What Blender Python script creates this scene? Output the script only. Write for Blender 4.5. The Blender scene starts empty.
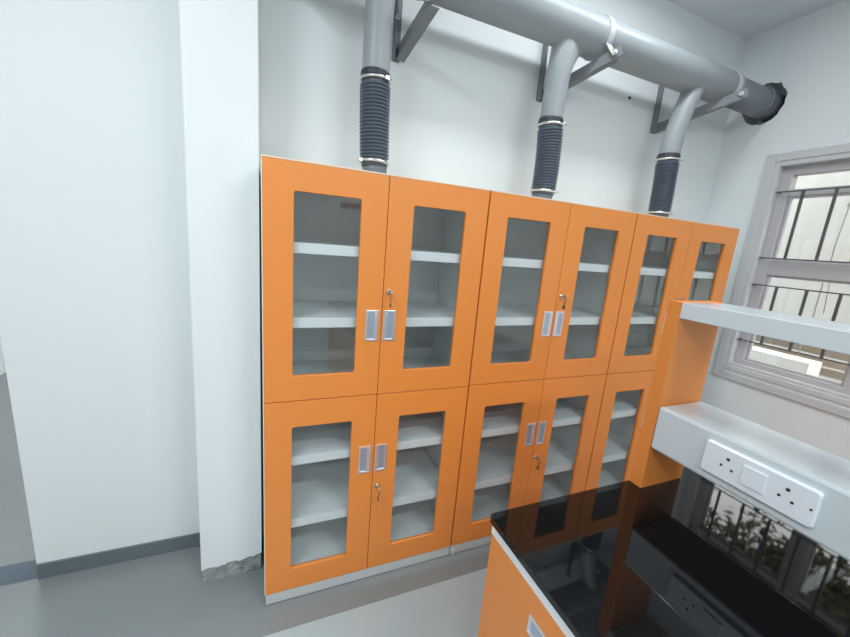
import bpy, bmesh, math, random
from mathutils import Vector, Matrix
random.seed(7)
SC = bpy.context.scene
COL = SC.collection

# ------------------------------------------------------------------ materials
def mat(name, col, rough=.5, metal=0., spec=.5, bump=0., bscale=40., var=0., vscale=3., coat=0.):
    m = bpy.data.materials.new(name); m.use_nodes = True
    nt = m.node_tree; b = nt.nodes['Principled BSDF']
    b.inputs['Base Color'].default_value = (*col, 1)
    b.inputs['Roughness'].default_value = rough
    b.inputs['Metallic'].default_value = metal
    b.inputs['Specular IOR Level'].default_value = spec
    b.inputs['Coat Weight'].default_value = coat
    b.inputs['Coat Roughness'].default_value = .05
    tc = nt.nodes.new('ShaderNodeTexCoord')
    if var > 0:
        n = nt.nodes.new('ShaderNodeTexNoise'); n.inputs['Scale'].default_value = vscale
        n.inputs['Detail'].default_value = 5
        nt.links.new(tc.outputs['Object'], n.inputs['Vector'])
        r = nt.nodes.new('ShaderNodeMixRGB'); r.blend_type = 'MIX'
        r.inputs[1].default_value = (*[c*(1-var) for c in col], 1)
        r.inputs[2].default_value = (*[min(1, c*(1+var)) for c in col], 1)
        nt.links.new(n.outputs['Fac'], r.inputs[0])
        nt.links.new(r.outputs[0], b.inputs['Base Color'])
    if bump > 0:
        n = nt.nodes.new('ShaderNodeTexNoise'); n.inputs['Scale'].default_value = bscale
        n.inputs['Detail'].default_value = 4
        nt.links.new(tc.outputs['Object'], n.inputs['Vector'])
        bp = nt.nodes.new('ShaderNodeBump'); bp.inputs['Strength'].default_value = bump
        bp.inputs['Distance'].default_value = .01
        nt.links.new(n.outputs['Fac'], bp.inputs['Height'])
        nt.links.new(bp.outputs[0], b.inputs['Normal'])
    return m

def glass_mat(name, tint=(1, 1, 1), refl=1.0, rough=0.0):
    m = bpy.data.materials.new(name); m.use_nodes = True
    nt = m.node_tree
    for n in list(nt.nodes): nt.nodes.remove(n)
    o = nt.nodes.new('ShaderNodeOutputMaterial'); mx = nt.nodes.new('ShaderNodeMixShader')
    t = nt.nodes.new('ShaderNodeBsdfTransparent'); g = nt.nodes.new('ShaderNodeBsdfGlossy')
    t.inputs[0].default_value = (*tint, 1); g.inputs['Roughness'].default_value = rough
    ge = nt.nodes.new('ShaderNodeNewGeometry'); dt = nt.nodes.new('ShaderNodeVectorMath'); dt.operation = 'DOT_PRODUCT'
    nt.links.new(ge.outputs['Normal'], dt.inputs[0]); nt.links.new(ge.outputs['Incoming'], dt.inputs[1])
    def mt(op, a, v=None, clamp=False):
        n = nt.nodes.new('ShaderNodeMath'); n.operation = op; n.use_clamp = clamp
        if isinstance(a, float): n.inputs[0].default_value = a; nt.links.new(v, n.inputs[1])
        else:
            nt.links.new(a, n.inputs[0])
            if v is not None: n.inputs[1].default_value = v
        return n.outputs[0]
    c5 = mt('POWER', mt('SUBTRACT', 1.0, mt('ABSOLUTE', dt.outputs['Value'])), 5.0)   # reflectance of a thin pane, the same from both sides
    k = mt('ADD', mt('MULTIPLY', c5, .96*refl), .04*refl, True); nt.links.new(k, mx.inputs[0])
    nt.links.new(t.outputs[0], mx.inputs[1]); nt.links.new(g.outputs[0], mx.inputs[2])
    nt.links.new(mx.outputs[0], o.inputs[0])
    return m

M = {}
M['wall'] = mat('painted_plaster', (.79, .825, .828), .62, bump=.06, bscale=9, var=.012, vscale=1.5)
M['ceil'] = mat('ceiling_paint', (.76, .80, .85), .8, bump=.05, bscale=9)
M['concrete'] = mat('bare_concrete', (.30, .32, .32), .9, bump=1.0, bscale=45, var=.95, vscale=22)
M['skirt'] = mat('grey_skirting_stone', (.135, .165, .185), .35, var=.12, vscale=8)
M['strip'] = mat('matt_threshold_stone', (.115, .145, .17), .75, spec=.2, var=.1, vscale=8)
M['floor'] = mat('grey_floor_stone', (.225, .245, .245), .26, bump=.03, bscale=14, var=.10, vscale=2.2)
M['tile'] = mat('light_floor_tile', (.415, .485, .50), .24, bump=.02, bscale=6, var=.09, vscale=2.4)
M['orange'] = mat('orange_laminate', (.825, .272, .052), .38, var=.02, vscale=2, bump=.02, bscale=160)
M['edge'] = mat('cream_edge_band', (.83, .70, .55), .5)
M['carcass'] = mat('white_cabinet_board', (.74, .78, .78), .45)
M['shelf'] = mat('white_shelf_board', (.84, .88, .89), .35)
M['shelfedge'] = mat('white_shelf_lip', (.88, .90, .91), .35)
M['plinth'] = mat('off_white_plinth', (.58, .61, .61), .5, var=.03, vscale=4)
M['chrome'] = mat('satin_metal_frame', (.88, .87, .90), .28, metal=.85)
M['cup'] = mat('handle_recess_metal', (.50, .57, .68), .35, metal=.7)
M['key'] = mat('key_metal', (.62, .58, .54), .28, metal=1)
M['keydark'] = mat('dark_key_bow', (.12, .11, .10), .35)
M['glass'] = glass_mat('clear_glass', (.955, .97, .97), 1.25)
M['wglass'] = glass_mat('window_glass', (.93, .95, .95), 1.0)
M['granite'] = mat('black_granite', (.004, .0042, .005), .035, spec=.48, var=.3, vscale=60)
M['apron'] = mat('white_apron', (.80, .82, .83), .4)
M['rack'] = mat('white_rack_laminate', (.66, .72, .755), .22, coat=.4)
M['socket'] = mat('white_socket_plastic', (.84, .89, .95), .22)
M['hole'] = mat('dark_slot', (.03, .03, .035), .6)
M['pvc'] = mat('grey_pvc', (.315, .345, .362), .40, var=.10, vscale=5, bump=.03, bscale=12)
M['pvcdark'] = mat('dark_grey_pvc', (.16, .18, .205), .4, var=.15, vscale=6)
M['hose'] = mat('slate_blue_rubber_hose', (.085, .108, .142), .36)
M['cuff'] = mat('black_rubber_cuff', (.035, .04, .05), .5)
M['clamp'] = mat('worm_drive_band', (.75, .74, .70), .25, metal=.9)
M['iron'] = mat('grey_painted_angle_iron', (.20, .215, .225), .5, var=.18, vscale=12)
M['strap'] = mat('pale_painted_strap', (.52, .55, .57), .45)
M['wframe'] = mat('lilac_grey_window_paint', (.52, .50, .52), .5, var=.03, vscale=4)
M['casing'] = mat('grey_window_casing', (.60, .60, .61), .5, var=.03, vscale=4)
M['bars'] = mat('dark_grille_bar', (.10, .10, .10), .5)
M['sill'] = mat('pale_sill', (.60, .59, .58), .5, var=.05, vscale=8)
M['leaf'] = mat('leaf_green', (.20, .22, .09), .5, var=.5, vscale=3)
M['stem'] = mat('pale_dry_stem', (.34, .33, .31), .8)
M['bark'] = mat('bark', (.15, .12, .09), .8, bump=.4)
M['outwall'] = mat('pale_exterior_render', (.52, .525, .515), .85, var=.06, vscale=1.1)
M['plank'] = mat('weathered_brown_plank', (.30, .25, .20), .7, var=.25, vscale=9)
M['stone'] = mat('white_painted_coping', (.85, .84, .80), .7, var=.05, vscale=7)
M['ground'] = mat('dusty_ground', (.35, .32, .27), .9, var=.2, vscale=2)
M['fixture'] = mat('white_light_housing', (.85, .85, .85), .4)
M['darkbox'] = mat('dark_board', (.05, .05, .055), .5)
M['red'] = mat('dark_red_print', (.35, .08, .05), .6)
M['paper'] = mat('white_paper', (.75, .75, .73), .8)
E_ = bpy.data.materials.new('lit_diffuser'); E_.use_nodes = True
_b = E_.node_tree.nodes['Principled BSDF']; _b.inputs['Emission Color'].default_value = (.93, .98, 1, 1); _b.inputs['Emission Strength'].default_value = 6
M['lamp'] = E_

# ------------------------------------------------------------------ mesh helpers
def NB(): return bmesh.new()
def box(bm, x0, x1, y0, y1, z0, z1, bev=0., mi=0):
    vs = [bm.verts.new((x, y, z)) for x in (x0, x1) for y in (y0, y1) for z in (z0, z1)]
    idx = [(0, 1, 3, 2), (4, 6, 7, 5), (0, 4, 5, 1), (2, 3, 7, 6), (0, 2, 6, 4), (1, 5, 7, 3)]
    fs = [bm.faces.new([vs[i] for i in f]) for f in idx]
    for f in fs: f.material_index = mi
    if bev > 0:
        es = list({e for f in fs for e in f.edges})
        bmesh.ops.bevel(bm, geom=es, offset=bev, segments=2, profile=.5, affect='EDGES', clamp_overlap=True)
    return bm
def frame_of(d):
    d = Vector(d).normalized(); a = Vector((0, 0, 1)) if abs(d.z) < .9 else Vector((1, 0, 0))
    u = d.cross(a).normalized(); return u, d.cross(u).normalized()
def sweep(bm, pts, rad, seg=12, smooth=True, caps=True):
    pts = [Vector(p) for p in pts]; n = len(pts)
    rad = rad if isinstance(rad, (list, tuple)) else [rad]*n
    rings = []; u = None
    for i, p in enumerate(pts):
        d = (pts[min(i+1, n-1)]-pts[max(i-1, 0)])
        if u is None: u, v = frame_of(d)
        else:
            d.normalize(); u = (u-d*u.dot(d)).normalized(); v = d.cross(u)
        rings.append([bm.verts.new(p+(u*math.cos(2*math.pi*k/seg)+v*math.sin(2*math.pi*k/seg))*rad[i]) for k in range(seg)])
    for a, b in zip(rings, rings[1:]):
        for k in range(seg):
            f = bm.faces.new((a[k], a[(k+1) % seg], b[(k+1) % seg], b[k])); f.smooth = smooth
    if caps:
        bm.faces.new(rings[0][::-1]); bm.faces.new(rings[-1])
    return bm
def bar(bm, a, b, w, t, up=(0, 0, 1)):
    """flat bar from a to b, width w across, thickness t along up-ish"""
    a, b = Vector(a), Vector(b); d = (b-a).normalized(); s = d.cross(Vector(up)).normalized(); q = s.cross(d)
    vs = []
    for p in (a, b):
        for i, j in ((-1, -1), (1, -1), (1, 1), (-1, 1)): vs.append(bm.verts.new(p+s*w/2*i+q*t/2*j))
    for f in ((0, 3, 2, 1), (4, 5, 6, 7), (0, 1, 5, 4), (1, 2, 6, 5), (2, 3, 7, 6), (3, 0, 4, 7)):
        bm.faces.new([vs[i] for i in f])
    return bm
def ring_tube(bm, c, axis, r0, r1, h, seg=48):
    """hollow band round centre c along unit axis"""
    ax = Vector(axis).normalized(); u, v = frame_of(ax); c = Vector(c); L = []
    for rr, hh in ((r0, -h/2), (r1, -h/2), (r1, h/2), (r0, h/2)):
        L.append([bm.verts.new(c+ax*hh+(u*math.cos(2*math.pi*k/seg)+v*math.sin(2*math.pi*k/seg))*rr) for k in range(seg)])
    for i in range(4):
        A, B = L[i], L[(i+1) % 4]
        for k in range(seg):
            f = bm.faces.new((A[k], A[(k+1) % seg], B[(k+1) % seg], B[k])); f.smooth = True
    return bm
def door_plate(bm, x0, x1, z0, z1, hx0, hx1, hz0, hz1, y0, y1, r=.010, k=5):
    """upright slab with a round-cornered window opening"""
    cs = [(hx0+r, hz0+r, math.pi, (x0, z0)), (hx1-r, hz0+r, 1.5*math.pi, (x1, z0)), (hx1-r, hz1-r, 0, (x1, z1)), (hx0+r, hz1-r, .5*math.pi, (x0, z1))]
    out = []
    for y in (y0, y1):
        O = []; A = []
        for cx, cz, a0, o in cs:
            O.append(bm.verts.new((o[0], y, o[1])))
            A.append([bm.verts.new((cx+r*math.cos(a0+math.pi/2*i/k), y, cz+r*math.sin(a0+math.pi/2*i/k))) for i in range(k+1)])
        for c in range(4):
            for i in range(k): bm.faces.new((O[c], A[c][i], A[c][i+1]))
            d = (c+1) % 4; bm.faces.new((O[c], A[c][k], A[d][0], O[d]))
        out.append((O, [v for a in A for v in a]))
    for L in (0, 1):
        a, b = out[0][L], out[1][L]
        for i in range(len(a)): bm.faces.new((a[i], a[(i+1) % len(a)], b[(i+1) % len(a)], b[i]))
    return bm
def build(name, bm, m, parent=None, label=None, cat=None, group=None, kind=None, origin=None, bevel=0., loc=None):
    bmesh.ops.recalc_face_normals(bm, faces=bm.faces[:])
    if origin is not None: bmesh.ops.translate(bm, verts=bm.verts[:], vec=-Vector(origin))
    me = bpy.data.meshes.new(name); bm.to_mesh(me); bm.free()
    for x in (m if isinstance(m, (list, tuple)) else [m]): me.materials.append(M[x])
    o = bpy.data.objects.new(name, me); COL.objects.link(o)
    if origin is not None: o.location = origin
    if loc is not None: o.location = loc
    if parent: o.parent = parent
    if label: o['label'] = label
    if cat: o['category'] = cat
    if group: o['group'] = group
    if kind: o['kind'] = kind
    if bevel:
        b = o.modifiers.new('bevel', 'BEVEL'); b.width = bevel; b.segments = 2; b.limit_method = 'ANGLE'
    return o
def thing(name, label, cat, loc=(0, 0, 0), group=None):
    o = bpy.data.objects.new(name, None); COL.objects.link(o); o.location = loc; o.empty_display_size = .1
    o['label'] = label; o['category'] = cat
    if group: o['group'] = group
    return o
def struct(name, bm, m, **k): return build(name, bm, m, kind='structure', **k)
def dup(root, loc, label, group=None):
    r = root.copy(); COL.objects.link(r); r.location = loc; r['label'] = label
    for ch in list(root.children):
        c = ch.copy(); COL.objects.link(c); c.parent = r
        for g in list(ch.children):
            d = g.copy(); COL.objects.link(d); d.parent = c
    return r
def cut(o, cutters):
    for i, c in enumerate(cutters):
        md = o.modifiers.new('cut%d' % i, 'BOOLEAN'); md.operation = 'DIFFERENCE'; md.solver = 'EXACT'; md.object = c
    bpy.context.view_layer.update()
    dg = bpy.context.evaluated_depsgraph_get()
    me = bpy.data.meshes.new_from_object(o.evaluated_get(dg)); o.modifiers.clear(); o.data = me
    for c in cutters: bpy.data.objects.remove(c)
def cutter(bm):
    bmesh.ops.recalc_face_normals(bm, faces=bm.faces[:])
    me = bpy.data.meshes.new('c'); bm.to_mesh(me); bm.free(); o = bpy.data.objects.new('c', me); COL.objects.link(o); return o

# ------------------------------------------------------------------ room shell
YB, XR, ZC = .45, 3.07, 3.17         # back wall face, window wall face, ceiling
XL, YF = -3.2, -5.2                  # far left wall, wall behind the photographer
b = NB(); box(b, XL-.2, XR+.2, YF-.2, -.128, -.10, 0); 
struct('floor', box(NB(), XL-.2, XR, YF-.2, YB+.001, -.12, 0), 'floor')
b = NB()
fy = [-.128, -.735, -1.342, -1.949, -2.556, -3.163, -3.77, -4.377, YF+.2]
b.free()
struct('floor', box(NB(), -.45, 3.06, YF+.01, -.128, .0005, .0025), 'tile', label='light grey polished tiles in front of the orange cabinets')
struct('floor', box(NB(), -3.4, XR, YB+.118, 6.2, -.12, 0), 'floor', label='grey floor of the passage beyond the wall opening')
struct('trim_1', box(NB(), -2.45, -.30, YB-.002, YB+.118, -.12, .0015), 'strip', label='dark grey stone threshold across the wall opening')
struct('ceiling', box(NB(), XL-.2, XR+.2, YF-.2, 6.4, ZC, ZC+.1), 'ceil')
# back wall from the opening to the window wall
struct('wall_back', box(NB(), -.94, XR+.2, YB, YB+.13, .0, ZC), 'wall')
struct('wall_back', box(NB(), XL, -2.45, YB, YB+.13, 0, ZC), 'wall')
struct('wall_back', box(NB(), -2.45, -.94, YB, YB+.13, 2.3, ZC), 'wall')
struct('wall_left', box(NB(), XL-.2, XL, YF-.2, YB+.13, 0, ZC), 'wall')
struct('wall_front', box(NB(), XL, XR+.2, YF-.2, YF, 0, ZC), 'wall')
struct('wall_passage', box(NB(), -2.65, -2.45, YB+.13, 6.2, 0, ZC), 'wall')
struct('wall_passage', box(NB(), -2.45, XR, 6.0, 6.2, 0, ZC), 'wall')
struct('baseboard_back', box(NB(), -.938, -.262, YB-.010, YB, .0015, .074), 'skirt')
# pillar: bare concrete core with a plaster skin that stops raggedly above the floor
struct('wall_pillar', box(NB(), -.265, -.021, .205, YB-.001, 0, .20), 'concrete', label='bare concrete foot of the pillar left of the cabinets')
b = NB(); n = 40
xs = [-.268+(.250)*i/n for i in range(n+1)]
zs = []; zz = .0
for i in range(n+1):
    zz = .75*zz+random.uniform(-.005, .005); zs.append(.086+zz+.018*max(0, (i-24)/16)-(.012*(1-i/4) if i < 4 else 0))
F = [b.verts.new((x, .200-(.006 if i in range(10, 22) else 0)*0, z)) for i, (x, z) in enumerate(zip(xs, zs))]
T = [b.verts.new((-.242+.232*i/n, .200, ZC-.002)) for i in range(n+1)]
F2 = [b.verts.new((x, .2045, z+.002)) for x, z in zip(xs, zs)]
for i in range(n):
    b.faces.new((F[i], F[i+1], T[i+1], T[i])); b.faces.new((F[i+1], F[i], F2[i], F2[i+1]))
# side skins
for x, xi, za, xt in ((-.268, -.2655, zs[0], -.242), (-.018, -.0205, zs[-1], -.010)):
    v = [b.verts.new(p) for p in ((x, .2, za), (x, YB-.001, za+.01), (xt, YB-.001, ZC-.002), (xt, .2, ZC-.002), (xi, .2, za), (xi, YB-.001, za+.01), (xt+xi-x, YB-.001, ZC-.002), (xt+xi-x, .2, ZC-.002))]
    for f in ((0, 1, 2, 3), (0, 1, 5, 4), (4, 5, 6, 7)): b.faces.new([v[i] for i in f])
struct('wall_pillar', b, 'wall', label='white plaster skin of the pillar, torn off above the floor')

# window wall with two window openings and the hole for the duct
W1 = (-1.17, .090, .90, 2.312)       # y0,y1,z0,z1 of opening
W2 = (-4.30, -3.05, .90, 2.285)
wr = struct('wall_right', box(NB(), XR, XR+.2, YF-.2, YB+.13, 0, ZC), 'wall')
hb = NB(); pts = []
for k in range(26):
    a = 2*math.pi*k/26; r = .119+random.uniform(-.007, .007); pts.append((.243+r*math.cos(a), 2.700+r*1.06*math.sin(a)))
v0 = [hb.verts.new((XR-.1, y, z)) for y, z in pts]; v1 = [hb.verts.new((XR+.165, y, z)) for y, z in pts]
hb.faces.new(v0); hb.faces.new(v1[::-1])
for k in range(26): hb.faces.new((v0[k], v0[(k+1) % 26], v1[(k+1) % 26], v1[k]))
cut(wr, [cutter(box(NB(), XR-.1, XR+.4, W1[0], W1[1], W1[2], W1[3])), cutter(box(NB(), XR-.1, XR+.4, W2[0], W2[1], W2[2], W2[3])), cutter(hb)])
# small dark plug hole in the back wall
build('wall_plug', sweep(NB(), [(2.085, YB, 2.595), (2.085, YB-.012, 2.592)], [.009, .006], 8), 'darkbox', origin=(2.085, YB, 2.595),
      label='tiny dark wall plug between the middle and right duct brackets', cat='wall plug')

def rect_ring(bm, x0, x1, Y0, Y1, Z0, Z1, w):
    box(bm, x0, x1, Y0, Y0+w, Z0, Z1); box(bm, x0, x1, Y1-w, Y1, Z0, Z1)
    box(bm, x0, x1, Y0+w, Y1-w, Z0, Z0+w); box(bm, x0, x1, Y0+w, Y1-w, Z1-w, Z1)
    return bm
def window(idx, W, label):
    y0, y1, z0, z1 = W
    r = bpy.data.objects.new('window_%d' % idx, None); COL.objects.link(r); r.location = (XR, y1, z0); r['kind'] = 'structure'; r['label'] = label
    O = (XR, y1, z0)
    def p(n, bm, m, **k):
        o = build(n, bm, m, origin=O, **k); o.location = (0, 0, 0); o.parent = r; return o
    # stepped casing on the wall face
    p('window_casing', rect_ring(NB(), XR-.018, XR-.0005, y0-.048, y1+.048, z0-.068, z1+.048, .050), 'casing', bevel=.004)
    p('inner_casing', rect_ring(NB(), XR-.010, XR+.045, y0-.002, y1+.002, z0-.002, z1+.002, .034), 'casing', bevel=.004)
    p('window_frame', rect_ring(NB(), XR+.045, XR+.115, y0-.001, y1+.001, z0-.001, z1+.001, .085), 'wframe', bevel=.004)
    b = NB(); ym = y0+.085+(y1-y0-.17)/2   # mullion and transoms
    box(b, XR+.05, XR+.112, ym-.045, ym+.045, z0+.07, z1-.07)
    for a, c in ((y0+.075, ym-.04), (ym+.04, y1-.075)):
        box(b, XR+.055, XR+.108, a, c, 1.588, 1.690)
        box(b, XR+.058, XR+.105, a, c, 2.098, 2.140)
    p('mullion', b, 'wframe', bevel=.003)
    for a, c in ((y0+.085, ym-.045), (ym+.045, y1-.085)):
        for q0, q1 in ((z0+.085, 1.588), (1.690, 2.098), (2.140, z1-.085)):
            p('pane', box(NB(), XR+.078, XR+.082, a+.001, c-.001, q0+.001, q1-.001), 'wglass')
            if q1-q0 > .3: p('sash', rect_ring(NB(), XR+.068, XR+.092, a, c, q0, q1, .014), 'wframe')
    p('window_sill', box(NB(), XR+.003, XR+.115, y0+.03, y1-.03, z0+.0, z0+.052), 'sill', bevel=.003)
    return r
window(1, W1, 'window behind the bench shelves on the right wall')
window(2, W2, 'second window on the right wall, seen mirrored in the cabinet glass')

def grille(W, label):
    y0, y1, z0, z1 = W
    g = thing('window_grille', label, 'window grille', (XR+.02, y1, z0)); O = Vector((XR+.02, y1, z0)); 
    def p(n, bm):
        o = build(n, bm, 'bars', origin=O); o.location = (0, 0, 0); o.parent = g
    ya, yb = y0+.060, y1-.046
    for z in (2.120, 1.698, 1.518, 1.128):
        p('rail', box(NB(), XR+.004, XR+.010, ya, yb, z-.004, z+.004))
        for y in (ya, yb): p('stub', box(NB(), XR+.004, XR+.05, y-.004, y+.004, z-.004, z+.004))
    y = -.088 if W is W1 else y1-.2
    while y > ya+.05:
        for q0, q1 in ((1.698, 2.120), (1.128, 1.518)):
            p('bar', box(NB(), XR+.001, XR+.012, y-.007, y+.007, q0, q1))
        y -= .150
    return g
grille(W1, 'dark iron bars across the window behind the bench shelves')
grille(W2, 'dark iron bars across the second window on the right wall')

# ------------------------------------------------------------------ cabinets
H, ZM = 1.852, .961
def make_cabinet(name, label, zmid, left_edge):
    r = thing(name, label, 'cabinet', (0, 0, 0), 'orange glass-door storage cabinets')
    L, Rr, D = .0025, .8975, .432
    P = lambda n, bm, m, **k: build(n, bm, m, parent=r, **k)
    for a, c in ((L, L+.014), (Rr-.014, Rr)): P('side_panel', box(NB(), a, c, .020, D, .058, H), 'carcass')
    P('back_panel', box(NB(), L+.014, Rr-.014, D-.008, D, .058, H-.004), 'carcass')
    P('top_panel', box(NB(), L, Rr, .003, D, H, H+.005), 'edge')
    if left_edge: P('edge_strip', box(NB(), L-.0035, L+.0005, .002, .030, .060, H+.004), 'edge', label='cream edge strip down the left side')
    P('middle_board', box(NB(), L+.014, Rr-.014, .022, D-.008, zmid-.022, zmid+.022), 'carcass')
    P('bottom_board', box(NB(), L+.014, Rr-.014, .022, D-.008, .058, .150), 'carcass')
    for z0, z1 in ((1.535, 1.575), (1.248, 1.288), (.653, .692), (.349, .388)):
        b = NB(); box(b, L+.015, Rr-.015, .030, .036, z0, z1); box(b, L+.015, Rr-.015, .036, D-.009, z1-.014, z1)
        P('shelf', b, 'shelf', bevel=.002)
    P('plinth', box(NB(), L, Rr, .004, .40, .0035, .056), 'plinth', bevel=.003)
    if not left_edge: P('foot', box(NB(), L+.002, L+.020, -.004, .0038, .0035, .036), 'plinth')
    for up in (1, 0):
        z0, z1 = (zmid+.0016, H-.0015) if up else (.0600, zmid-.0016)
        h0, h1 = (1.062, 1.753) if up else (.166, .844)
        for side in (0, 1):
            x0, x1 = ((L+.001, .4488) if side == 0 else (.4512, Rr-.001))
            hx0, hx1 = ((.105, .346) if side == 0 else (.558, .792))
            d = P('door', door_plate(NB(), x0, x1, z0, z1, hx0, hx1, h0, h1, 0, .018), 'orange', bevel=.0018)
            c = lambda n, bm, m, **k: build(n, bm, m, parent=d, **k)
            c('glass_pane', box(NB(), hx0+.0004, hx1-.0004, .011, .015, h0+.0004, h1-.0004), 'glass')
            a0, a1 = ((.382, .435) if side == 0 else (.4555, .5085))
            k0, k1 = (1.199, 1.327) if up else (.587, .717)
            c('handle', rect_ringxz(NB(), a0, a1, k0, k1, -.0055, .0005, .0075), 'chrome', bevel=.0012, label='satin metal handle frame')
            b = NB(); box(b, a0+.007, a1-.007, -.0012, .0004, k0+.007, k1-.007)
            s = a0+.012 if side == 0 else a1-.012
            c('handle_cup', b, 'cup', label='blue grey recessed grip')
            b = NB(); g0 = a1-.017 if side == 0 else a0+.0075
            box(b, g0, g0+.0095, -.0042, -.0008, k0+.008, k1-.008); c('grip_lip', b, 'chrome', bevel=.001)
            if side == 1:
                kz = 1.404 if up else .508; kx = .474
                c('lock', sweep(NB(), [(kx, .001, kz), (kx, -.006, kz), (kx, -.0065, kz)], [.0115, .0115, .009], 20), 'key', label='round metal lock')
                if not (name == 'x'):
                    b = NB(); box(b, kx-.0012, kx+.0012, -.030, -.0062, kz-.004, kz+.004)
                    sweep(b, [(kx-.0018, -.030, kz), (kx+.0018, -.030, kz)], .011, 16)
                    c('key', b, 'key', label='small key left in the lock')
                    b = NB(); ring_tube(b, (kx+.001, -.029, kz-.016), (1, .2, 0), .008, .0095, .0015, 20)
                    box(b, kx, kx+.0016, -.033, -.026, kz-.046, kz-.022)
                    sweep(b, [(kx-.001, -.0295, kz-.050), (kx+.0025, -.0295, kz-.050)], .010, 16)
                    c('spare_key', b, 'keydark', label='dark spare key dangling')
    return r
def rect_ringxz(bm, x0, x1, z0, z1, y0, y1, w):
    box(bm, x0, x0+w, y0, y1, z0, z1); box(bm, x1-w, x1, y0, y1, z0, z1)
    box(bm, x0+w, x1-w, y0, y1, z0, z0+w); box(bm, x0+w, x1-w, y0, y1, z1-w, z1)
    return bm
c1 = make_cabinet('storage_cabinet', 'tall orange cabinet next to the white pillar, leftmost of three', .957, True)
c2 = make_cabinet('storage_cabinet', 'tall orange cabinet in the middle of the row of three', .963, False); c2.location = (.9, 0, .0)
c3 = dup(c2, (1.8, 0, 0), 'tall orange cabinet nearest the window, partly hidden behind the bench shelves')

# ------------------------------------------------------------------ ducts
PY_, PZ, PR = .228, 2.692, .090
EX = 'corrugated hoses above the cabinets'
hs = [(.449, .432, .240), (1.347, 1.340, .225), (2.252, 2.236, .222)]
zc_ = [(1.934, 2.252), (1.924, 2.243), (1.908, 2.216)]
side_txt = ['left cabinet', 'middle cabinet', 'right cabinet']
for i, (xb, xt, y) in enumerate(hs):
    h = thing('exhaust_hose', 'dark ribbed flexible hose rising from the top of the %s' % side_txt[i], 'hose', (xb, y, H+.005), EX)
    O = Vector((xb, y, H+.005)); K = Vector((0, 0, 0))
    def p(n, bm, m, **k):
        o = build(n, bm, m, origin=O, **k); o.location = (0, 0, 0); o.parent = h
    zlo, zhi = zc_[i]; zA, zB = H+.005, zhi+.010
    bow = [.002, .010, .004][i]
    cx = lambda z: xb+(xt-xb)*(z-zA)/(zB-zA)+bow*math.sin(math.pi*(z-zA)/(zB-zA))*(1 if i != 0 else -1)
    P_, Rd = [], []; nr = [21, 21, 25][i]; z = zlo+.011; dz = (zhi-.017-z)/nr
    P_.append((cx(zlo-.018), y, zlo-.018)); Rd.append(.0555); P_.append((cx(zlo+.009), y, zlo+.009)); Rd.append(.0555)
    for k in range(nr):
        for t, rr in ((.08, .0545), (.3, .0615), (.5, .0640), (.7, .0615), (.92, .0545)):
            zz = z+dz*(k+t); P_.append((cx(zz), y, zz)); Rd.append(rr)
    P_.append((cx(zhi-.014), y, zhi-.014)); Rd.append(.0555); P_.append((cx(zhi+.009), y, zhi+.009)); Rd.append(.0575)
    p('ribbed_tube', sweep(NB(), P_, Rd, 40), 'hose')
    p('collar', sweep(NB(), [(xb, y, zA), (xb, y, zlo-.034), (cx(zlo-.010), y, zlo-.010)], [.052, .052, .054], 32), 'pvcdark')
    p('rubber_cuff', sweep(NB(), [(cx(zhi+.007), y, zhi+.007), (cx(zhi+.01), y, zhi+.012), (cx(zhi+.014), y, zhi+.015), (cx(zhi+.018), y, zhi+.019), (xt, y, zhi+.028), (xt, y, zhi+.031)], [.0590, .0620, .0600, .0620, .0605, .058], 32), 'cuff', label='black rubber cuff at the top')
    for zc, rot in ((zlo, .02), (zhi, -.03)):
        b = NB(); ring_tube(b, (cx(zc), y, zc), (rot, 0, 1), .0560, .0655, .0105)
        s = -1 if (zc < 2 and i == 0) else 1
        a = math.radians(-60 if s > 0 else 200)
        bx, by = cx(zc)+.069*math.cos(a), y+.069*math.sin(a)
        box(b, bx-.008, bx+.008, by-.006, by+.006, zc-.007, zc+.007, .001)
        sweep(b, [(bx-.015, by-.004, zc), (bx+.018, by+.006, zc)], .0035, 10)
        p('hose_clamp', b, 'clamp', label='shiny band clamp with screw')
# main duct: pipe and its three branch stubs
d = thing('main_duct', 'thick grey plastic duct running above the cabinets into the wall hole', 'duct pipe', (.1, PY_, PZ)); O = Vector((.1, PY_, PZ))
def p(n, bm, m, **k):
    o = build(n, bm, m, origin=O, **k); o.location = (0, 0, 0); o.parent = d; return o
p('pipe', sweep(NB(), [(.10, PY_, PZ), (2.660, PY_, PZ), (2.667, PY_, PZ)], [PR, PR, PR-.004], 64), 'pvc')
p('end_cap', sweep(NB(), [(.085, PY_, PZ), (.14, PY_, PZ)], PR+.006, 64), 'pvc')
b = NB(); sweep(b, [(2.64, PY_, PZ), (3.22, PY_+.005, PZ-.002)], [.0825, .0825], 64); p('wall_sleeve', b, 'pvcdark', label='darker grey pipe end entering the wall hole')
b = NB(); ring_tube(b, (2.985, PY_+.003, PZ+.002), (1, 0, 0), .080, .088, .03, 64); p('sleeve_rim', b, 'pvcdark')
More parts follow.
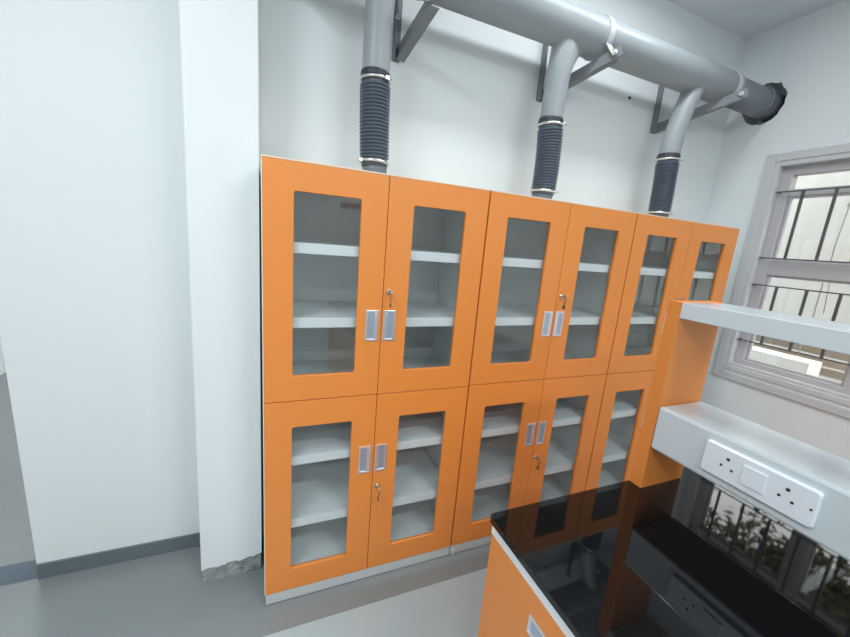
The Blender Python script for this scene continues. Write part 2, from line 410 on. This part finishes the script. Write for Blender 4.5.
for i, (xb, xt, y) in enumerate(hs):
    z0, z1 = zc_[i][1]+.018, PZ-.066; lean = [0, .014, .095][i]; flare = [.004, .026, .008][i]
    b = NB(); rings = []
    for k in range(21):
        t = k/20; cxx = xt+lean*t**1.6; cyy = y+(PY_-y)*t; fl = flare*max(0, (t-.5)/.5)**2
        ring = []
        for j in range(48):
            a = 2*math.pi*j/48; ca, sa = math.cos(a), math.sin(a)
            X = cxx+(.057+(fl*2.2 if ca > 0 else 0)*ca)*ca; Y = cyy+.0555*sa
            zt = PZ-math.sqrt(max(.0001, (PR-.001)**2-(Y-PY_)**2))     # meets the underside of the duct in a saddle
            ring.append(b.verts.new((X, Y, z0+(zt-z0)*t)))
        rings.append(ring)
    for A_, B_ in zip(rings, rings[1:]):
        for j in range(48):
            f = b.faces.new((A_[j], A_[(j+1) % 48], B_[(j+1) % 48], B_[j])); f.smooth = True
    b.faces.new(rings[0][::-1])
    p('branch_pipe', b, 'pvc')
# brackets
wallx = [.572, 1.412, 2.338]; fx = [(.606, .12, 2.540), (1.585, .12, 2.592), (2.590, .11, 2.618)]; sx = [.60, 1.562, 2.610]
wt = [2.78, 2.74, 2.735]
btxt = ['iron bracket holding the duct beside the left drop pipe', 'iron bracket holding the duct between the left and middle cabinets, behind the middle drop pipe',
        'iron bracket holding the duct near the wall hole']
for i in range(3):
    g = thing('duct_bracket', btxt[i], 'bracket', (wallx[i], YB, 2.455), 'iron brackets under the duct'); O = Vector(g.location)
    def p(n, bm, m, **k):
        o = build(n, bm, m, origin=O, **k); o.location = (0, 0, 0); o.parent = g
    x = wallx[i]; w = .020
    b = NB(); box(b, x-.018, x+.018, YB-.005, YB-.0003, 2.435, wt[i]); box(b, x-.018, x-.013, YB-.040, YB-.005, 2.435, wt[i])
    p('wall_plate', b, 'iron')
    A = Vector((x, YB-.012, 2.460)); B = Vector(fx[i]); dirn = (B-A).normalized()
    b = NB(); bar(b, A, B+dirn*.03, .005, .048); s = dirn.cross(Vector((0, 0, 1))).normalized(); q = s.cross(dirn)
    bar(b, A-s*.020-q*.022, B-s*.020-q*.022, .038, .005)
    p('arm', b, 'iron')
    b = NB()
    if i == 0: sweep(b, [(x-.01, YB-.05, 2.60), (x-.01, YB-.03, 2.60)], .012, 10)
    sweep(b, [B+s*.002, B+s*.014], .014, 6, smooth=False); sweep(b, [B+s*.012, B+s*.024], .006, 10)
    p('bolt', b, 'clamp', label='bright bolt head')
    b = NB()
    # strap over the duct, open below
    n = 30; a0, a1 = math.radians(-60), math.radians(215)
    Lr = []
    for k in range(n+1):
        a = a0+(a1-a0)*k/n; Lr.append([b.verts.new((sx[i]+dx, PY_+rr*math.cos(a), PZ+rr*math.sin(a))) for dx, rr in ((-.016, PR+.001), (.016, PR+.001), (.016, PR+.005), (-.016, PR+.005))])
    for A_, B_ in zip(Lr, Lr[1:]):
        for k in range(4):
            f = b.faces.new((A_[k], A_[(k+1) % 4], B_[(k+1) % 4], B_[k])); f.smooth = False
    b.faces.new(Lr[0]); b.faces.new(Lr[-1][::-1])
    e = Vector((sx[i], PY_+(PR+.003)*math.cos(a1), PZ+(PR+.003)*math.sin(a1)))
    bar(b, e+Vector((0, .003, .006)), B+Vector((-.004, 0, -.010)), .034, .004, up=(0, -1, .6))
    p('strap', b, 'strap', label='pale metal strap over the duct')

# ------------------------------------------------------------------ island bench
XB0, XB1, YN, YE = .618, 1.985, -.657, -2.98
ZT = .854
b = NB(); r = .016; k = 6
def rrect(bm, x0, x1, y0, y1, z0, z1, r, k):
    P2 = []
    for cx, cy, a0 in ((x1-r, y1-r, 0), (x0+r, y1-r, 90), (x0+r, y0+r, 180), (x1-r, y0+r, 270)):
        for i in range(k+1):
            a = math.radians(a0+90*i/k); P2.append((cx+r*math.cos(a), cy+r*math.sin(a)))
    lo = [bm.verts.new((x, y, z0)) for x, y in P2]; hi = [bm.verts.new((x, y, z1)) for x, y in P2]
    bm.faces.new(lo[::-1]); bm.faces.new(hi)
    for i in range(len(P2)): bm.faces.new((lo[i], lo[(i+1) % len(P2)], hi[(i+1) % len(P2)], hi[i]))
    return bm
build('worktop', rrect(b, XB0, XB1, YE, YN, ZT-.020, ZT, r, k), 'granite', origin=((XB0+XB1)/2, (YE+YN)/2, ZT-.02), bevel=.0015,
      label='glossy black stone worktop of the island bench', cat='worktop')
UW = .525
def make_base():
    g = thing('bench_cabinet', 'orange drawer cabinet under the black worktop, at the end facing the tall cabinets', 'cabinet', (.630, YN-.010, 0), 'orange cabinets under the bench')
    O = Vector(g.location); x0, x1, y1 = .630, XB1-.012, YN-.010; y0 = y1-UW+.001
    P = lambda n, bm, m, **k: kid(build(n, bm, m, origin=O, **k), g)
    def kid(o, par): o.location = (0, 0, 0); o.parent = par; return o
    P('body', box(NB(), x0+.018, x1, y0, y1, .085, .794), 'orange')
    P('plinth', box(NB(), x0+.050, x1-.05, y0, y1-.02, .003, .085), 'plinth')
    P('apron', box(NB(), x0-.002, x1, y0, y1, .7955, .8335), 'apron', label='white band under the worktop', bevel=.001)
    for z0, z1, hz in ((.455, .791, .700), (.092, .451, .36)):
        dr = P('drawer', box(NB(), x0, x0+.0175, y0+.0015, y1-.0005, z0, z1), 'orange', bevel=.0015)
        yc = y1-.262+.0
        for n, (a, c, e, f), m_, dx, lb in (('handle', 0, 'chrome', 0, 'satin metal handle frame'),) if 0 else (): pass
        ya, yb_, za, zb = yc-.062, yc+.066, hz-.022, hz+.032
        b = NB(); w = .0075
        box(b, x0-.0055, x0, ya, ya+w, za, zb); box(b, x0-.0055, x0, yb_-w, yb_, za, zb); box(b, x0-.0055, x0, ya+w, yb_-w, za, za+w); box(b, x0-.0055, x0, ya+w, yb_-w, zb-w, zb)
        kid(build('handle', b, 'chrome', origin=O, bevel=.001, label='satin metal handle frame'), dr)
        kid(build('handle_cup', box(NB(), x0-.0012, x0+.0003, ya+w, yb_-w, za+w, zb-w), 'cup', origin=O, label='blue grey recessed grip'), dr)
    return g
bc = make_base()
txt = ['orange drawer cabinet under the black worktop, second from the tall cabinets', 'orange drawer cabinet under the black worktop, third from the tall cabinets', 'orange drawer cabinet under the black worktop, farthest from the tall cabinets']
for i, t in enumerate(txt): dup(bc, (bc.location.x, bc.location.y-UW*(i+1), 0), t)

# reagent rack standing on the worktop
XF, XK, YP, YQ = 1.193, 1.403, -.703, -2.93
rk = thing('reagent_rack', 'two-tier white shelf rack with orange end panels standing on the black worktop', 'shelf rack', (XF, YP, ZT)); O = Vector(rk.location)
def p(n, bm, m, **k):
    o = build(n, bm, m, origin=O, **k); o.location = (0, 0, 0); o.parent = rk; return o
for a in (YP, YQ): p('end_panel', box(NB(), XF, XK, a, a+.042, ZT, 1.4985), 'orange', bevel=.0012, label='orange end panel')
b = NB(); box(b, XF-.001, XF+.018, YQ+.0425, YP-.0003, 1.4495, 1.4980); box(b, XF+.0181, XK-.002, YQ+.0425, YP-.0003, 1.474, 1.4978); box(b, XK-.018, XK, YQ+.0425, YP-.0003, 1.4495, 1.4738)
p('upper_shelf', b, 'rack', bevel=.0015)
b = NB(); box(b, XF-.001, XK, YQ+.0425, YP-.0003, 1.009, 1.157); 
o = p('service_shelf', b, 'rack', bevel=.008, label='deep lower shelf box carrying the power outlet')
# power outlet plate
so = thing('power_outlet', 'white double three-pin socket plate with blank switch on the lower bench shelf', 'power outlet', (XF-.0012, -.972, 1.090)); O = Vector(so.location)
def p(n, bm, m, **k):
    o = build(n, bm, m, origin=O, **k); o.location = (0, 0, 0); o.parent = so; return o
def yz_round(bm, x0, x1, y0, y1, z0, z1, r, k=5, taper=.004):
    L = []
    for x, t in ((x1, 0), ((x0+x1)/2, 0), (x0, taper)):
        ring = []
        for cy, cz, a0 in ((y1-r, z1-r, 0), (y0+r, z1-r, 90), (y0+r, z0+r, 180), (y1-r, z0+r, 270)):
            for i in range(k+1):
                a = math.radians(a0+90*i/k); ring.append(bm.verts.new((x, cy+(r-t)*math.cos(a), cz+(r-t)*math.sin(a))))
        L.append(ring)
    bm.faces.new(L[0]); bm.faces.new(L[-1][::-1])
    for A, B in zip(L, L[1:]):
        for i in range(len(A)): bm.faces.new((A[i], A[(i+1) % len(A)], B[(i+1) % len(A)], B[i]))
    return bm
xs_ = XF-.0015
p('plate', yz_round(NB(), xs_-.011, xs_, -1.106, -.859, 1.037, 1.132, .010), 'socket')
p('blank_switch', box(NB(), xs_-.0145, xs_-.0105, -1.009, -.957, 1.058, 1.112), 'socket', bevel=.002)
for c in (-.922, -1.050):
    for dy, dz, w, h_ in ((0, .017, .0046, .0038), (.013, -.006, .0036, .0032), (-.013, -.009, .0036, .0034)):
        p('pin_hole', sweep(NB(), [(xs_-.0118, c+dy, 1.086+dz), (xs_-.009, c+dy, 1.086+dz)], w, 10), 'hole', label='dark pin hole')
p('plate_screw', sweep(NB(), [(xs_-.0118, -1.096, 1.084), (xs_-.01, -1.096, 1.084)], .0028, 8), 'hole')

# ------------------------------------------------------------------ behind the photographer (mirrored faintly in the cabinet glass)
nb_ = thing('notice_board', 'white notice sheet with dark red header, mirrored in the left cabinet glass', 'notice board', (1.30, YF, 1.62)); O = Vector(nb_.location)
for nm, bm_, m_ in (('sheet', box(NB(), 1.10, 1.50, YF+.0005, YF+.012, 1.70, 2.08), 'paper'), ('header', box(NB(), 1.10, 1.50, YF+.0005, YF+.014, 2.081, 2.18), 'red')):
    o = build(nm, bm_, m_, origin=O); o.location = (0, 0, 0); o.parent = nb_
# ------------------------------------------------------------------ outside
struct('ground', box(NB(), XR+.2, 14, -9, 7, -.5, -.4), 'ground')
build('neighbour_wall', box(NB(), 5.6, 5.8, -7, 7, -.4, 2.9), 'outwall', label='pale rendered building wall beyond the window', cat='wall', origin=(5.7, 0, -.4))
tb = thing('timber_rail', 'brown weathered plank rail outside, low beyond the window', 'rail', (3.95, -.5, -.4)); O = Vector(tb.location)
for k in range(4):
    o = build('plank', box(NB(), 3.95, 3.98, -3, 1.2, .86+.075*k, .915+.075*k), 'plank', origin=O); o.location = (0, 0, 0); o.parent = tb
for y in (-2.6, -.9, .9):
    o = build('post', box(NB(), 3.985, 4.04, y, y+.06, -.4, 1.16), 'plank', origin=O); o.location = (0, 0, 0); o.parent = tb
build('ledge_block', box(NB(), 3.42, 3.60, -.225, .30, -.4, 1.02), 'stone', bevel=.006, origin=(3.5, 0, -.4), label='white painted ledge just outside the window', cat='ledge')
# climbing stem hanging past the panes
b = NB(); sweep(b, [(3.66, -.10, 2.5), (3.66, -.097, 2.187), (3.66, -.092, 2.0), (3.66, -.084, 1.825), (3.66, -.088, 1.66), (3.66, -.080, 1.568), (3.66, -.082, 1.33), (3.66, -.06, 1.0), (3.68, -.05, -.4)], .0045, 8)
sweep(b, [(3.66, -.085, 2.09), (3.67, -.13, 2.25), (3.66, -.16, 2.40)], .003, 6)
sweep(b, [(3.66, -.084, 1.7), (3.67, -.11, 1.58), (3.66, -.13, 1.35)], .003, 6)
build('climbing_stem', b, 'stem', origin=(3.68, -.05, -.4), loc=None, label='thin crooked stem hanging just outside the window panes', cat='plant')
def tree(x, y, top, rx, ry, rz, nleaf, label, seed, dy=0):
    rd = random.Random(seed)
    t = thing('leafy_tree', label, 'tree', (x, y, -.4)); O = Vector(t.location)
    b = NB(); zc = top-rz
    sweep(b, [(x, y, -.4), (x+.05, y+.03, 1.0), (x-.02, y, zc)], [.05, .04, .025], 10)
    tips = []
    for k in range(26):
        a = rd.uniform(0, 6.28); e = rd.uniform(-.6, 1); q = Vector((x+rx*.8*math.cos(a)*rd.uniform(.4, 1), y+ry*.9*math.sin(a)*rd.uniform(.3, 1), zc+rz*e*.8))
        q.y += dy; s = Vector((x, y, zc-.3+rd.uniform(-.2, .2))); mid = (s+q)/2+Vector((0, 0, .12))
        sweep(b, [s, mid, q], [.014, .009, .004], 6); tips += [q, mid, (mid+q)/2]
    o = build('trunk', b, 'bark', origin=O); o.location = (0, 0, 0); o.parent = t
    b = NB()
    for k in range(nleaf):
        c = Vector(rd.choice(tips))+Vector((rd.gauss(0, .14), rd.gauss(0, .14), rd.gauss(0, .13)))
        if c.x < XR+.45: continue
        dv = Vector((rd.gauss(0, .6), rd.gauss(0, .8), rd.gauss(-.5, .5))).normalized(); s, q = frame_of(dv)
        an = rd.uniform(0, 6.28); w = s*math.cos(an)+q*math.sin(an); L_ = rd.uniform(.07, .13); wd = L_*.22
        nrm = dv.cross(w)
        v = [b.verts.new(pp) for pp in (c, c+dv*L_*.4+w*wd+nrm*.008, c+dv*L_-nrm*.01, c+dv*L_*.4-w*wd+nrm*.008, c+dv*L_*.45)]
        for f in ((0, 1, 4), (1, 2, 4), (2, 3, 4), (3, 0, 4)): b.faces.new([v[i] for i in f])
    o = build('foliage', b, 'leaf', origin=O); o.location = (0, 0, 0); o.parent = t; o['kind'] = 'stuff'
tree(4.45, -.42, 3.45, .45, 1.05, .52, 3600, 'leafy tree outside whose leaves mirror in the black worktop', 3, .42)

# ------------------------------------------------------------------ lights: ceiling battens, daylight
def batten(x, y, alongx, power, label, L_=1.2, w=.10):
    g = thing('ceiling_light', label, 'ceiling light', (x, y, ZC), 'ceiling batten lights'); O = Vector(g.location)
    hx, hy = (L_/2, w/2) if alongx else (w/2, L_/2)
    o = build('housing', box(NB(), x-hx-.01, x+hx+.01, y-hy-.01, y+hy+.01, ZC-.035, ZC-.0005), 'fixture', origin=O); o.location = (0, 0, 0); o.parent = g
    o = build('diffuser', box(NB(), x-hx, x+hx, y-hy, y+hy, ZC-.050, ZC-.0355), 'lamp', origin=O); o.location = (0, 0, 0); o.parent = g
    ld = bpy.data.lights.new('batten_glow', 'AREA'); ld.shape = 'RECTANGLE'; ld.size = 2*hx; ld.size_y = 2*hy; ld.energy = power; ld.color = (.90, .965, 1)
    lo = bpy.data.objects.new('batten_glow', ld); COL.objects.link(lo); lo.parent = g; lo.location = (0, 0, -.052)
batten(1.45, -.14, True, 9.5, 'ceiling batten light nearest the duct', L_=1.5)
batten(-.9, -1.3, False, 36, 'ceiling batten light above the aisle, towards the wall opening')
batten(1.3, -2.3, True, 42, 'ceiling batten light above the island bench')
batten(-.6, -3.3, True, 36, 'ceiling batten light above the far aisle')
batten(1.6, -4.3, True, 20, 'ceiling batten light nearest the wall behind the bench')
batten(-1.7, 2.4, False, 34, 'unseen ceiling batten light added to brighten the passage')  # unseen lamp, added to lift the passage floor beyond the opening

w = bpy.data.worlds.new('sky'); SC.world = w; w.use_nodes = True
nt = w.node_tree; bg = nt.nodes['Background']; bg.inputs[0].default_value = (1, .99, .965, 1); bg.inputs[1].default_value = 4.6
# ------------------------------------------------------------------ camera (solved from the photograph's straight lines)
R = [[.9240, -.3737, .0814], [-.0022, -.2181, -.9759], [.3825, .9015, -.2024]]
cd = bpy.data.cameras.new('camera'); cam = bpy.data.objects.new('camera', cd); COL.objects.link(cam)
mw = Matrix([[R[0][i], -R[1][i], -R[2][i], 0] for i in range(3)]+[[0, 0, 0, 1]])
mw.translation = Vector((.0383, -1.4262, 1.6121)); cam.matrix_world = mw
cd.sensor_fit = 'HORIZONTAL'; cd.sensor_width = 36; cd.lens = 36*365.53/850; cd.clip_start = .02
SC.camera = cam
SC.view_settings.view_transform = 'Standard'; SC.view_settings.look = 'None'; SC.view_settings.gamma = 1; SC.view_settings.use_curve_mapping = False
SC.view_settings.exposure = 0.0
SC.cycles.use_denoising = True
SC.cycles.max_bounces = 10; SC.cycles.transparent_max_bounces = 16; SC.cycles.glossy_bounces = 6
SC.cycles.sample_clamp_indirect = 6
